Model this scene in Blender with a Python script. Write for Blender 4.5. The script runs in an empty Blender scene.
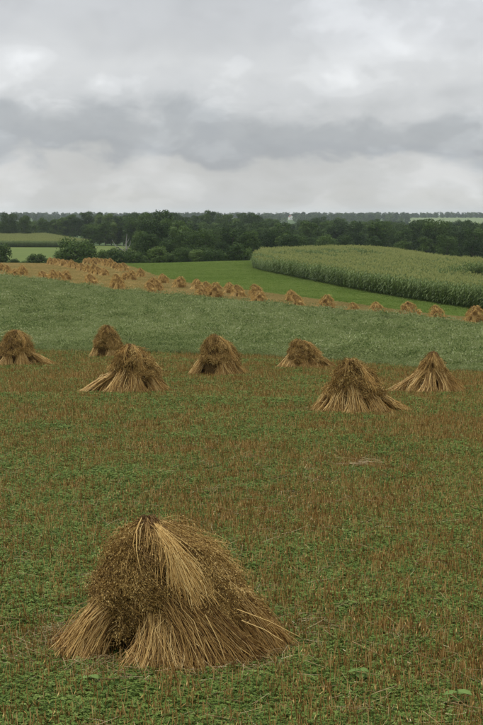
import bpy, math, random
import numpy as np
from math import radians, sin, cos, tan, atan, pi

scene = bpy.context.scene
COL = scene.collection
R = np.random.default_rng(7)

# ------------------------------------------------------------------ camera
F = 1500.0                 # focal length in photograph pixels (483 x 725)
HOR = 213.0                # row of the horizon
CAMZ = 4.05
PITCH = atan((362.5 - HOR) / F)
cam_d = bpy.data.cameras.new('camera')
cam = bpy.data.objects.new('camera', cam_d)
COL.objects.link(cam)
cam.location = (0, 0, CAMZ)
cam.rotation_euler = (pi / 2 - PITCH, 0, 0)
cam_d.sensor_fit = 'VERTICAL'
cam_d.sensor_height = 24.0
cam_d.lens = F / 725.0 * 24.0
cam_d.clip_start = 0.1
cam_d.clip_end = 40000
scene.camera = cam

# ------------------------------------------------------------------ world, sun, exposure
SUN_EL, SUN_AZ = radians(52), radians(-35)      # soft light from the upper left, behind the cloud
world = bpy.data.worlds.new('World')
scene.world = world
world.use_nodes = True
wt = world.node_tree
wt.nodes.clear()


def N(t, typ, **kw):
    n = t.nodes.new(typ)
    for k, v in kw.items():
        setattr(n, k, v)
    return n


def math_node(t, op, a, b=None, c=None):
    n = N(t, 'ShaderNodeMath', operation=op)
    for i, v in enumerate((a, b, c)):
        if v is None:
            continue
        if isinstance(v, (int, float)):
            n.inputs[i].default_value = v
        else:
            t.links.new(v, n.inputs[i])
    return n.outputs[0]


def ramp(t, fac, stops, interp='LINEAR'):
    n = N(t, 'ShaderNodeValToRGB')
    n.color_ramp.interpolation = interp
    e = n.color_ramp.elements
    while len(e) < len(stops):
        e.new(0.5)
    for i, (p, c) in enumerate(stops):
        e[i].position = p
        e[i].color = (*c, 1) if len(c) == 3 else c
    t.links.new(fac, n.inputs[0])
    return n.outputs[0]


def build_sky():
    t = wt
    out = N(t, 'ShaderNodeOutputWorld')
    bg = N(t, 'ShaderNodeBackground')
    bg.inputs[1].default_value = 0.1
    sky = N(t, 'ShaderNodeTexSky', sky_type='NISHITA')
    sky.sun_disc = False
    sky.sun_elevation = SUN_EL
    sky.sun_rotation = SUN_AZ
    tc = N(t, 'ShaderNodeTexCoord')
    sep = N(t, 'ShaderNodeSeparateXYZ')
    t.links.new(tc.outputs['Generated'], sep.inputs[0])
    z = sep.outputs[2]
    # cloud coordinates: stretched along the horizon, squeezed towards it
    zz = math_node(t, 'POWER', math_node(t, 'ADD', math_node(t, 'MAXIMUM', z, 0.0), 0.02), 0.75)
    comb = N(t, 'ShaderNodeCombineXYZ')
    az = math_node(t, 'ARCTAN2', sep.outputs[0], sep.outputs[1])
    t.links.new(math_node(t, 'MULTIPLY', sep.outputs[0], 21.0), comb.inputs[0])
    t.links.new(math_node(t, 'MULTIPLY', sep.outputs[1], 21.0), comb.inputs[1])
    t.links.new(math_node(t, 'MULTIPLY', zz, 26.0), comb.inputs[2])

    def noise(scale, detail, rough, off, dist=0.0):
        mp = N(t, 'ShaderNodeMapping')
        mp.inputs['Location'].default_value = off
        t.links.new(comb.outputs[0], mp.inputs[0])
        n = N(t, 'ShaderNodeTexNoise')
        n.inputs['Scale'].default_value = scale
        n.inputs['Detail'].default_value = detail
        n.inputs['Roughness'].default_value = rough
        n.inputs['Distortion'].default_value = dist
        t.links.new(mp.outputs[0], n.inputs['Vector'])
        return n.outputs[0]
    n1 = noise(0.55, 2, 0.5, (7.41, 18.15, -0.42))
    n2 = noise(1.3, 6, 0.52, (4.12, 16.36, 1.04), 0.25)
    # cloud layers by elevation, their edges shifted by the noise
    zw = math_node(t, 'ADD', z, math_node(t, 'MULTIPLY', math_node(t, 'SUBTRACT', n1, 0.5), 0.060))
    zw = math_node(t, 'ADD', zw, math_node(t, 'MULTIPLY', math_node(t, 'SUBTRACT', n2, 0.5), 0.048))
    zs = math_node(t, 'MULTIPLY', zw, 5.0)      # 0.2 -> 1
    g = lambda v: (v, v, v)
    band = ramp(t, zs, [(0.0, (.63, .64, .63)), (0.10, (.62, .635, .64)), (0.145, (.575, .585, .59)), (0.20, (.405, .43, .462)),
                        (0.27, (.43, .452, .478)), (0.37, (.59, .603, .618)), (0.48, (.615, .625, .635)),
                        (0.62, (.52, .53, .545)), (0.80, (.465, .478, .494)), (1.0, (.46, .472, .49))], 'EASE')
    n3 = noise(0.62, 3, 0.5, (13.97, 0.44, -0.37), 0.3)
    lump = math_node(t, 'ADD', math_node(t, 'MULTIPLY', n2, 0.4), math_node(t, 'MULTIPLY', n3, 0.6))
    det = ramp(t, lump, [(0.32, g(.84)), (0.50, g(.95)), (0.56, g(1.05)), (0.66, g(1.23))], 'EASE')
    mul = N(t, 'ShaderNodeMix', data_type='RGBA', blend_type='MULTIPLY')
    mul.inputs[0].default_value = 1.0
    t.links.new(band, mul.inputs[6])
    t.links.new(det, mul.inputs[7])
    sc = N(t, 'ShaderNodeVectorMath', operation='SCALE')
    # overcast law: a closed cloud cover is brighter overhead than at the horizon
    t.links.new(math_node(t, 'MULTIPLY_ADD', math_node(t, 'MAXIMUM', z, 0.0), 17.0, 6.25), sc.inputs[3])
    t.links.new(mul.outputs[2], sc.inputs[0])
    mix = N(t, 'ShaderNodeMix', data_type='RGBA')
    mix.inputs[0].default_value = 0.95          # closed cloud cover
    t.links.new(sky.outputs[0], mix.inputs[6])
    t.links.new(sc.outputs[0], mix.inputs[7])
    t.links.new(mix.outputs[2], bg.inputs[0])
    t.links.new(bg.outputs[0], out.inputs[0])


build_sky()
sun_d = bpy.data.lights.new('sun', 'SUN')
sun_d.energy = 1.5
sun_d.angle = radians(25)
sun_d.color = (1.0, 0.96, 0.9)
sun = bpy.data.objects.new('sun', sun_d)
COL.objects.link(sun)
sun.rotation_euler = (pi / 2 - SUN_EL, 0, pi + SUN_AZ * -1 + pi)
from mathutils import Vector
sdir = Vector((sin(SUN_AZ) * cos(SUN_EL), -cos(SUN_AZ) * cos(SUN_EL) * -1, sin(SUN_EL)))
sun.rotation_euler = sdir.to_track_quat('Z', 'Y').to_euler()
sun.location = sdir * 50

scene.view_settings.view_transform = 'Standard'
scene.view_settings.look = 'None'
scene.view_settings.gamma = 1.0
scene.view_settings.exposure = 0.55
scene.view_settings.use_curve_mapping = False
scene.render.engine = 'CYCLES'
scene.cycles.use_denoising = True
scene.cycles.max_bounces = 6
scene.cycles.diffuse_bounces = 3
scene.cycles.volume_bounces = 1


# ------------------------------------------------------------------ small tools
def tag(o, label=None, cat=None, group=None, kind=None):
    if label:
        o['label'] = label
    if cat:
        o['category'] = cat
    if group:
        o['group'] = group
    if kind:
        o['kind'] = kind
    return o


def empty(name, loc=(0, 0, 0), rz=0.0, s=1.0):
    o = bpy.data.objects.new(name, None)
    COL.objects.link(o)
    o.location = loc
    o.rotation_euler = (0, 0, rz)
    o.scale = (s, s, s)
    o.empty_display_size = 0.2
    return o


class Geo:
    """vertices and faces (tris or quads) with one random value per strand and a material slot per face"""
    def __init__(self):
        self.v, self.f, self.r, self.m = [], [], [], []
        self.n = 0

    def add(self, V, Fc, rnd, mat=0):
        V = np.asarray(V, float).reshape(-1, 3)
        Fc = np.asarray(Fc, int)
        self.v.append(V)
        self.f.append(Fc + self.n)
        self.r.append(np.broadcast_to(np.asarray(rnd, float), (len(V),)).copy())
        self.m.append(np.full(len(Fc), mat))
        self.n += len(V)

    def mesh(self, name, mats, smooth=False):
        me = bpy.data.meshes.new(name)
        V = np.concatenate(self.v)
        me.vertices.add(len(V))
        me.vertices.foreach_set('co', V.ravel())
        loops = np.concatenate([f.ravel() for f in self.f])
        tot = np.concatenate([np.full(len(f), f.shape[1]) for f in self.f])
        start = np.concatenate([[0], np.cumsum(tot)[:-1]])
        me.loops.add(len(loops))
        me.loops.foreach_set('vertex_index', loops.astype(np.int32))
        me.polygons.add(len(tot))
        me.polygons.foreach_set('loop_start', start.astype(np.int32))
        me.polygons.foreach_set('loop_total', tot.astype(np.int32))
        me.polygons.foreach_set('material_index', np.concatenate(self.m).astype(np.int32))
        if smooth:
            me.polygons.foreach_set('use_smooth', np.ones(len(tot), bool))
        a = me.attributes.new('rnd', 'FLOAT', 'POINT')
        a.data.foreach_set('value', np.concatenate(self.r).astype(np.float32))
        me.update()
        me.validate()
        for m in (mats if isinstance(mats, (list, tuple)) else [mats]):
            me.materials.append(m)
        return me

    def build(self, name, mats, parent=None, smooth=False, link=True):
        o = bpy.data.objects.new(name, self.mesh(name, mats, smooth))
        if link:
            COL.objects.link(o)
        if parent:
            o.parent = parent
        return o


def unit(a):
    return a / np.maximum(np.linalg.norm(a, axis=-1, keepdims=True), 1e-9)


def tubes(geo, P, rad, rnd, mat=0, sides=3, tip=0.5):
    """P (n,k,3) polylines, rad (n,), a thin prism along each"""
    P = np.asarray(P, float)
    n, k, _ = P.shape
    T = unit(np.gradient(P, axis=1))
    up = np.where(np.abs(T[..., 2:3]) > 0.9, np.array([1., 0, 0]), np.array([0, 0, 1.]))
    A = unit(np.cross(T, up))
    B = np.cross(T, A)
    w = np.linspace(1, tip, k)[None, :, None]
    rad = np.broadcast_to(np.asarray(rad, float), (n,))[:, None, None] * w
    ang = np.arange(sides) * 2 * pi / sides
    ring = [P + (A * cos(a) + B * sin(a)) * rad for a in ang]
    V = np.stack(ring, 2)                      # n,k,sides,3
    idx = np.arange(n * k * sides).reshape(n, k, sides)
    fs = []
    for s in range(sides):
        s2 = (s + 1) % sides
        fs.append(np.stack([idx[:, :-1, s], idx[:, :-1, s2], idx[:, 1:, s2], idx[:, 1:, s]], -1).reshape(-1, 4))
    rr = np.repeat(np.broadcast_to(rnd, (n,)), k * sides)
    geo.add(V.reshape(-1, 3), np.concatenate(fs), rr, mat)


def blades(geo, C, D, S, L, W, rnd, mat=0):
    """pointed diamond leaves: centre C, along D, side S, length L, width W"""
    C = np.asarray(C, float)
    n = len(C)
    L = np.broadcast_to(np.asarray(L, float), (n,))[:, None]
    W = np.broadcast_to(np.asarray(W, float), (n,))[:, None]
    V = np.stack([C - D * L / 2, C + S * W / 2, C + D * L / 2, C - S * W / 2], 1)
    idx = np.arange(n * 4).reshape(n, 4)
    geo.add(V.reshape(-1, 3), idx, np.repeat(np.broadcast_to(rnd, (n,)), 4), mat)


def rand_unit(rng, n):
    return unit(rng.normal(size=(n, 3)))


def vnoise(x, y, seed=0):
    """smooth value noise in 0..1 (numpy)"""
    xi, yi = np.floor(x).astype(np.int64), np.floor(y).astype(np.int64)
    fx, fy = x - xi, y - yi
    fx, fy = fx * fx * (3 - 2 * fx), fy * fy * (3 - 2 * fy)

    def h(a, b):
        v = np.sin(a * 127.1 + b * 311.7 + seed * 74.7) * 43758.5453
        return v - np.floor(v)
    return (h(xi, yi) * (1 - fx) + h(xi + 1, yi) * fx) * (1 - fy) + (h(xi, yi + 1) * (1 - fx) + h(xi + 1, yi + 1) * fx) * fy


# ------------------------------------------------------------------ terrain
def pchip(x, y, q):
    x, y = np.asarray(x, float), np.asarray(y, float)
    h = np.diff(x)
    d = np.diff(y, axis=0) / h.reshape(-1, *([1] * (y.ndim - 1)))
    m = np.zeros_like(y)
    a, b = d[:-1], d[1:]
    with np.errstate(divide='ignore', invalid='ignore'):
        hm = np.where(a * b > 0, 2 * a * b / (a + b), 0)
    m[1:-1] = hm
    m[0], m[-1] = d[0], d[-1]
    q = np.clip(q, x[0], x[-1])
    i = np.clip(np.searchsorted(x, q) - 1, 0, len(x) - 2)
    sh = (-1,) + (1,) * (y.ndim - 1)
    hh = h[i].reshape(sh)
    t = ((q - x[i]) / h[i]).reshape(sh)
    return ((1 + 2 * t) * (1 - t) ** 2) * y[i] + t * (1 - t) ** 2 * hh * m[i] + t * t * (3 - 2 * t) * y[i + 1] + t * t * (t - 1) * hh * m[i + 1]


NEAR = [(0, 1.7), (5, 2.9), (10, 3.78), (14, 3.98), (37, 5.02)]
FAR = [(2200, 27), (3400, 13.5), (4600, 12), (9900, 12)]
COLS = {
    -500: NEAR + [(95, 7.0), (200, 8.2), (300, 9.8), (420, 12.0), (480, 14.0), (560, 14.6), (650, 14.8), (900, 14.4), (1000, 18), (1300, 21)] + FAR,
    0: NEAR + [(72, 6.6), (130, 7.6), (200, 9.0), (280, 10.6), (350, 11.6), (400, 14.0), (480, 15.0), (560, 15.4), (650, 15.6), (900, 15.2), (1000, 19), (1300, 21)] + FAR,
    120: NEAR + [(67, 6.37), (110, 7.5), (165, 9.1), (220, 10.2), (300, 11.4), (360, 12.2), (420, 14.6), (480, 15.2), (560, 15.6), (650, 15.2), (720, 16), (1000, 14.5), (1300, 20)] + FAR,
    241: NEAR + [(64.8, 6.27), (100, 7.6), (150, 9.4), (190, 9.9), (260, 10.6), (340, 11.1), (400, 13.2), (460, 17), (600, 21), (800, 19), (1000, 14.5), (1300, 20)] + FAR,
    360: NEAR + [(58.6, 5.99), (100, 8.0), (140, 9.8), (160, 10.0), (200, 10.4), (250, 10.2), (310, 10.0), (400, 12.5), (480, 17), (600, 20), (1000, 19), (1300, 22)] + FAR,
    483: NEAR + [(53.2, 5.74), (85, 7.7), (115, 9.1), (140, 9.9), (165, 10.6), (220, 11.0), (250, 10.8), (300, 12.2), (400, 16), (500, 19), (1000, 20), (1300, 22)] + FAR,
    900: NEAR + [(46, 5.45), (75, 7.2), (95, 8.3), (115, 9.2), (140, 10.2), (220, 11.6), (300, 13.0), (400, 16), (500, 19), (1000, 20), (1300, 22)] + FAR,
}
RG = np.concatenate([np.linspace(0, 60, 61), np.geomspace(61, 9900, 420)])
UG = np.linspace(-0.5, 0.45, 191)
_cu = np.array([(p - 241.5) / F for p in COLS])
_tab = np.stack([pchip([a for a, b in c], [b for a, b in c], RG) for c in COLS.values()])   # cols x r
TG = pchip(_cu, _tab, UG)                                                                  # u x r


def height(X, Y):
    X, Y = np.asarray(X, float), np.asarray(Y, float)
    r = np.hypot(X, Y)
    u = np.where(Y > 1e-6, X / np.maximum(Y, 1e-6), np.sign(X) * 9)
    u = np.clip(u, UG[0], UG[-1])
    fi = (u - UG[0]) / (UG[1] - UG[0])
    i = np.clip(fi.astype(int), 0, len(UG) - 2)
    t = fi - i
    rr = np.clip(r, 0, RG[-1])
    j = np.clip(np.searchsorted(RG, rr, side='right') - 1, 0, len(RG) - 2)
    s = (rr - RG[j]) / (RG[j + 1] - RG[j])
    d = (TG[i, j] * (1 - s) + TG[i, j + 1] * s) * (1 - t) + (TG[i + 1, j] * (1 - s) + TG[i + 1, j + 1] * s) * t
    return CAMZ - d


def polar(px, r):
    """direction of a photograph column and a distance -> ground X, Y"""
    az = np.arctan((np.asarray(px, float) - 241.5) / F)
    return np.sin(az) * r, np.cos(az) * r


def row_of(px, r, up=0.0):
    X, Y = polar(px, r)
    z = height(X, Y) + up - CAMZ
    v = np.tan(np.arctan2(z, Y) + PITCH)
    return 362.5 - v * F


def ground_at(px, py, r0, r1):
    rs = np.linspace(r0, r1, 400)
    rows = row_of(np.full(400, px), rs)
    k = int(np.argmin(np.abs(rows - py)))
    X, Y = polar(px, rs[k])
    return float(X), float(Y), float(height(X, Y))


KP = [-500, 0, 80, 120, 160, 194, 241, 300, 360, 483, 900]
B1 = [98, 72, 68.7, 67, 66.3, 65.7, 64.8, 61.8, 58.6, 53.2, 45]
B2 = [330, 205, 180, 165, 160, 156, 150, 145, 140, 117, 95]
B3 = [430, 356, 352, 345, 248, 212, 192, 175, 162, 141, 112]
bnd = lambda B, px: np.interp(px, KP, B) if np.isscalar(px) else pchip(KP, np.array(B, float), np.asarray(px, float))


# ------------------------------------------------------------------ materials
def mat_new(name, rough=0.8, spec=0.2):
    m = bpy.data.materials.new(name)
    m.use_nodes = True
    t = m.node_tree
    b = t.nodes['Principled BSDF']
    b.inputs['Roughness'].default_value = rough
    b.inputs['Specular IOR Level'].default_value = spec
    return m, t, b


def strand_mat(name, stops, rough=0.7, spec=0.25, obj=0.25, patch=0.0, patch_scale=0.3, transl=0.0, tint=None):
    """colour from each strand's own random value, its plant's random value and patches of the field"""
    m, t, b = mat_new(name, rough, spec)
    at = N(t, 'ShaderNodeAttribute', attribute_name='rnd')
    oi = N(t, 'ShaderNodeObjectInfo')
    f = math_node(t, 'ADD', at.outputs['Fac'], math_node(t, 'MULTIPLY', math_node(t, 'SUBTRACT', oi.outputs['Random'], 0.5), obj))
    if patch:
        ge = N(t, 'ShaderNodeNewGeometry')
        nz = N(t, 'ShaderNodeTexNoise')
        nz.inputs['Scale'].default_value = patch_scale
        nz.inputs['Detail'].default_value = 3
        t.links.new(ge.outputs['Position'], nz.inputs['Vector'])
        f = math_node(t, 'ADD', f, math_node(t, 'MULTIPLY', math_node(t, 'SUBTRACT', nz.outputs[0], 0.5), patch))
    c = ramp(t, f, stops)
    t.links.new(c, b.inputs['Base Color'])
    if transl:
        tr = N(t, 'ShaderNodeBsdfTranslucent')
        t.links.new(c, tr.inputs[0])
        mx = N(t, 'ShaderNodeMixShader')
        mx.inputs[0].default_value = transl
        t.links.new(b.outputs[0], mx.inputs[1])
        t.links.new(tr.outputs[0], mx.inputs[2])
        t.links.new(mx.outputs[0], t.nodes['Material Output'].inputs[0])
    return m


def ground_mat(name, stops, s1, s2, w=0.5, bump=0.3, bscale=6.0):
    m, t, b = mat_new(name, 0.95, 0.1)
    ge = N(t, 'ShaderNodeNewGeometry')

    def nz(s, d):
        n = N(t, 'ShaderNodeTexNoise')
        n.inputs['Scale'].default_value = s
        n.inputs['Detail'].default_value = d
        n.inputs['Roughness'].default_value = 0.65
        t.links.new(ge.outputs['Position'], n.inputs['Vector'])
        return n.outputs[0]
    f = math_node(t, 'ADD', math_node(t, 'MULTIPLY', nz(s1, 4), w), math_node(t, 'MULTIPLY', nz(s2, 5), 1 - w))
    t.links.new(ramp(t, f, stops), b.inputs['Base Color'])
    bp = N(t, 'ShaderNodeBump')
    bp.inputs['Strength'].default_value = bump
    bp.inputs['Distance'].default_value = 0.05
    t.links.new(nz(bscale, 5), bp.inputs['Height'])
    t.links.new(bp.outputs[0], b.inputs['Normal'])
    return m


M = {}
M['straw'] = strand_mat('straw', [(0.0, (.11, .056, .017)), (0.4, (.33, .195, .060)), (0.75, (.55, .355, .118)), (1.0, (.72, .52, .22))], 0.6, 0.12, obj=0.0)
M['pale_straw'] = strand_mat('pale_straw', [(0.0, (.27, .145, .04)), (0.5, (.54, .33, .10)), (1.0, (.74, .53, .21))], 0.55, 0.15, obj=0.0)
M['oat_heads'] = strand_mat('oat_heads', [(0.0, (.060, .033, .009)), (0.4, (.225, .138, .038)), (0.75, (.45, .29, .085)), (1.0, (.66, .47, .18))], 0.7, 0.1, obj=0.0)
M['far_straw'] = strand_mat('far_straw', [(0.0, (.24, .14, .042)), (0.4, (.52, .34, .11)), (0.8, (.70, .48, .175)), (1.0, (.78, .57, .25))], 0.75, 0.1, obj=0.12)
M['core'] = ground_mat('shaded_core_straw', [(0.3, (.05, .030, .011)), (0.7, (.14, .085, .03))], 9, 40, 0.4, 0.8, 30)  # darkened straw: deep shade between the sheaves is put into this colour
M['far_core'] = ground_mat('far_shaded_core_straw', [(0.3, (.12, .068, .022)), (0.7, (.30, .185, .06))], 6, 25, 0.4, 0.8, 15)  # same for the far shocks, gap shade painted in less strongly
M['clover'] = strand_mat('clover', [(0.0, (.040, .076, .011)), (0.45, (.098, .152, .024)), (0.8, (.148, .205, .038)), (1.0, (.205, .255, .070))], 0.75, 0.12, 0.5, 0.45, 0.5, transl=0.2)
M['stubble'] = strand_mat('stubble', [(0.0, (.12, .060, .016)), (0.45, (.30, .165, .046)), (0.8, (.46, .28, .088)), (1.0, (.62, .43, .175))], 0.8, 0.1, 0.5, 0.25, 0.6)
M['litter'] = strand_mat('litter', [(0.0, (.17, .11, .045)), (0.6, (.38, .27, .12)), (1.0, (.60, .48, .29))], 0.6, 0.2, 0.4)
M['weed'] = strand_mat('weed', [(0.0, (.09, .15, .03)), (1.0, (.17, .25, .07))], 0.8, 0.1, 0.0, transl=0.2)
M['crop'] = strand_mat('green_crop', [(0.0, (.075, .115, .030)), (0.4, (.200, .245, .084)), (0.75, (.285, .32, .130)), (1.0, (.40, .42, .23))], 0.8, 0.1, 0.6, 0.7, 0.16, transl=0.3)
M['meadow_grass'] = strand_mat('meadow_grass', [(0.0, (.10, .155, .026)), (0.5, (.165, .24, .050)), (1.0, (.25, .30, .085))], 0.8, 0.1, 0.6, 0.9, 0.10, transl=0.3)
M['tan_grass'] = strand_mat('tan_grass', [(0.0, (.17, .19, .055)), (0.35, (.33, .265, .10)), (0.7, (.46, .335, .135)), (1.0, (.56, .42, .19))], 0.85, 0.1, 0.5, 0.7, 0.09)
M['corn_leaf'] = strand_mat('corn_leaf', [(0.0, (.050, .088, .019)), (0.5, (.11, .165, .038)), (1.0, (.19, .245, .075))], 0.65, 0.2, 0.3, 0.3, 0.05, transl=0.3)
M['tassel'] = strand_mat('tassel', [(0.0, (.28, .31, .095)), (1.0, (.44, .44, .17))], 0.8, 0.1, 0.3)
M['bark'] = ground_mat('bark', [(0.3, (.05, .04, .03)), (0.7, (.13, .105, .08))], 3, 12, 0.5, 0.6, 8)
M['dead_wood'] = ground_mat('dead_wood', [(0.3, (.23, .215, .20)), (0.7, (.36, .335, .31))], 2, 9, 0.5, 0.5, 6)


def leaf_mat(name, a, b, c):
    return strand_mat(name, [(0.0, a), (0.5, b), (1.0, c)], 0.75, 0.1, 0.7, transl=0.15)


M['leaf_dark'] = leaf_mat('leaf_dark', (.016, .036, .007), (.036, .068, .013), (.066, .108, .022))
M['leaf_mid'] = leaf_mat('leaf_mid', (.024, .050, .010), (.052, .092, .018), (.088, .138, .030))
M['leaf_light'] = leaf_mat('leaf_light', (.038, .070, .014), (.078, .125, .026), (.125, .178, .044))

M['soil_stubble'] = ground_mat('stubble_ground', [(0.3, (.055, .048, .016)), (0.5, (.095, .073, .024)), (0.7, (.13, .088, .032))], 0.35, 9.0, 0.45, 0.6, 25)
M['soil_crop'] = ground_mat('crop_ground', [(0.3, (.055, .085, .025)), (0.7, (.10, .135, .045))], 0.2, 4.0, 0.5, 0.5, 8)
M['tan_ground'] = ground_mat('tan_ground', [(0.32, (.19, .20, .062)), (0.5, (.31, .25, .097)), (0.68, (.41, .305, .125))], 0.06, 1.2, 0.55, 0.4, 5)
M['meadow_ground'] = ground_mat('meadow_ground', [(0.32, (.085, .135, .022)), (0.5, (.11, .17, .030)), (0.7, (.14, .185, .042))], 0.05, 1.0, 0.55, 0.4, 5)
M['ground'] = ground_mat('far_ground', [(0.35, (.035, .060, .018)), (0.52, (.060, .100, .028)), (0.66, (.11, .13, .045))], 0.004, 0.08, 0.7, 0.2, 1)
M['far_meadow_ground'] = ground_mat('far_meadow_ground', [(0.32, (.065, .098, .016)), (0.5, (.085, .118, .021)), (0.7, (.11, .13, .03))], 0.03, 0.5, 0.55, 0.4, 2)
M['pale_field'] = ground_mat('pale_field', [(0.3, (.10, .145, .055)), (0.7, (.15, .18, .075))], 0.01, 0.1, 0.5, 0.1, 1)


# ------------------------------------------------------------------ the land
def ground_sheet():
    phi = np.concatenate([np.linspace(-pi, -0.55, 30)[:-1], np.linspace(-0.55, 0.55, 180), np.linspace(0.55, pi, 30)[1:-1]])
    rr = np.concatenate([[0.0], np.linspace(1.5, 60, 30), np.geomspace(63, 9500, 220)])
    A, Q = np.meshgrid(phi, rr)
    X, Y = np.sin(A) * Q, np.cos(A) * Q
    Z = height(X, Y) - 0.18
    n, m = A.shape
    idx = np.arange(n * m).reshape(n, m)
    nx = np.roll(idx, -1, axis=1)
    fs = np.stack([idx[:-1], nx[:-1], nx[1:], idx[1:]], -1).reshape(-1, 4)[:, ::-1]
    g = Geo()
    g.add(np.stack([X, Y, Z], -1), fs, 0.5)
    o = g.build('ground', M['ground'], smooth=True)
    tag(o, 'rolling farmland ground under the fields and woods', kind='structure')


def field_sheet(name, label, mat, p0, p1, near, far, nu=120, nr=60, lift=0.0):
    px = np.linspace(p0, p1, nu)
    a, b = near(px), far(px)
    t = np.linspace(0, 1, nr)[:, None]
    Rr = a[None] * (b / a)[None] ** t
    X, Y = polar(px[None], Rr)
    Z = height(X, Y) + lift
    idx = np.arange(nr * nu).reshape(nr, nu)
    fs = np.stack([idx[:-1, :-1], idx[:-1, 1:], idx[1:, 1:], idx[1:, :-1]], -1).reshape(-1, 4)
    g = Geo()
    g.add(np.stack([X, Y, Z], -1), fs, 0.5)
    o = g.build(name, mat, smooth=True)
    tag(o, label, kind='structure')
    return o


P0, P1 = -330, 810
const = lambda v: (lambda px: np.full_like(px, v, dtype=float))
ground_sheet()
field_sheet('stubble_field', 'foreground oat stubble field with green clover growing through', M['soil_stubble'], P0, P1, const(3.0), lambda p: bnd(B1, p))
field_sheet('green_strip', 'wide strip of grey green leafy crop behind the nearer shocks', M['soil_crop'], P0, P1, lambda p: bnd(B1, p), lambda p: bnd(B2, p))
field_sheet('harvested_strip', 'tan harvested strip dotted with small far shocks', M['tan_ground'], P0, P1, lambda p: bnd(B2, p), lambda p: bnd(B3, p))
field_sheet('meadow', 'bright green mown meadow between shocks and corn field', M['meadow_ground'], P0, P1, lambda p: bnd(B3, p), lambda p: np.maximum(bnd(B3, p) + 5, 425.0))
field_sheet('far_meadow', 'small green meadow below the far left corn field', M['far_meadow_ground'], P0, 165, const(440.0), const(735.0), 80, 50)


# ------------------------------------------------------------------ scattered plants (stuff)
def proto_collection(name, objs):
    c = bpy.data.collections.new(name)
    for o in objs:
        c.objects.link(o)
    return c


def scatter(name, label, pts, rot, scl, idx, coll, tilt=None):
    me = bpy.data.meshes.new(name)
    n = len(pts)
    me.vertices.add(n)
    me.vertices.foreach_set('co', np.asarray(pts, np.float32).ravel())
    if tilt is None:
        tilt = np.zeros((n, 2))
    rv = np.stack([tilt[:, 0], tilt[:, 1], rot], -1)
    a = me.attributes.new('rot', 'FLOAT_VECTOR', 'POINT')
    a.data.foreach_set('vector', rv.astype(np.float32).ravel())
    a = me.attributes.new('scl', 'FLOAT', 'POINT')
    a.data.foreach_set('value', np.asarray(scl, np.float32))
    a = me.attributes.new('idx', 'INT', 'POINT')
    a.data.foreach_set('value', np.asarray(idx, np.int32))
    o = bpy.data.objects.new(name, me)
    COL.objects.link(o)
    ng = bpy.data.node_groups.new(name + '_nodes', 'GeometryNodeTree')
    ng.interface.new_socket('Geometry', in_out='INPUT', socket_type='NodeSocketGeometry')
    ng.interface.new_socket('Geometry', in_out='OUTPUT', socket_type='NodeSocketGeometry')
    gi, go = N(ng, 'NodeGroupInput'), N(ng, 'NodeGroupOutput')
    mp = N(ng, 'GeometryNodeMeshToPoints')
    ci = N(ng, 'GeometryNodeCollectionInfo')
    ci.inputs['Collection'].default_value = coll
    ci.inputs['Separate Children'].default_value = True
    ci.inputs['Reset Children'].default_value = True
    iop = N(ng, 'GeometryNodeInstanceOnPoints')
    iop.inputs['Pick Instance'].default_value = True

    def attr(nm, ty):
        x = N(ng, 'GeometryNodeInputNamedAttribute', data_type=ty)
        x.inputs['Name'].default_value = nm
        return x.outputs['Attribute']
    L = ng.links.new
    L(gi.outputs[0], mp.inputs[0])
    L(mp.outputs[0], iop.inputs['Points'])
    L(ci.outputs[0], iop.inputs['Instance'])
    L(attr('idx', 'INT'), iop.inputs['Instance Index'])
    e2r = N(ng, 'FunctionNodeEulerToRotation')
    L(attr('rot', 'FLOAT_VECTOR'), e2r.inputs[0])
    L(e2r.outputs[0], iop.inputs['Rotation'])
    L(attr('scl', 'FLOAT'), iop.inputs['Scale'])
    L(iop.outputs[0], go.inputs[0])
    md = o.modifiers.new('scatter', 'NODES')
    md.node_group = ng
    tag(o, label, kind='stuff')
    return o


def sample(n, p0, p1, near, far, dens=lambda r: 1.0, rng=R):
    """random ground points of a field, thinned with distance by dens(r) in 0..1"""
    px = rng.uniform(p0, p1, int(n))
    a, b = near(px), far(px)
    r = np.sqrt(a * a + (b * b - a * a) * rng.random(len(px)))
    keep = rng.random(len(px)) < dens(r)
    px, r = px[keep], r[keep]
    X, Y = polar(px, r)
    return px, r, X, Y


def proto_clover(seed, n=34, rad=0.13, h=0.11, leaf=0.0165):
    g = Geo()
    q = np.random.default_rng(seed)
    c = np.stack([q.normal(0, rad * .55, n), q.normal(0, rad * .55, n), q.uniform(0.25, 1.0, n) * h], -1)
    root = c * np.array([.4, .4, 0])
    mid = (c + root) / 2 + q.normal(0, .008, (n, 3))
    tubes(g, np.stack([root, mid, c], 1), 0.0015, q.uniform(0.2, 0.6, n), 0)
    up = unit(np.stack([q.normal(0, .35, n), q.normal(0, .35, n), np.ones(n)], -1))
    a0 = q.uniform(0, 6.28, n)
    L = leaf * q.uniform(.75, 1.35, n)
    rr = np.clip(q.normal(.5, .22, n), 0, 1)
    for k in range(3):
        a = a0 + k * 2.094
        d = np.stack([np.cos(a), np.sin(a), q.normal(-.1, .25, n)], -1)
        d = unit(d - up * (d * up).sum(-1, keepdims=True) * .8)
        s = unit(np.cross(up, d))
        blades(g, c + d * L[:, None] * .5, d, s, L, L * .78, np.clip(rr + q.normal(0, .07, n), 0, 1), 0)
    return g.build('clover_tuft', [M['clover']], link=False)


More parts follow.
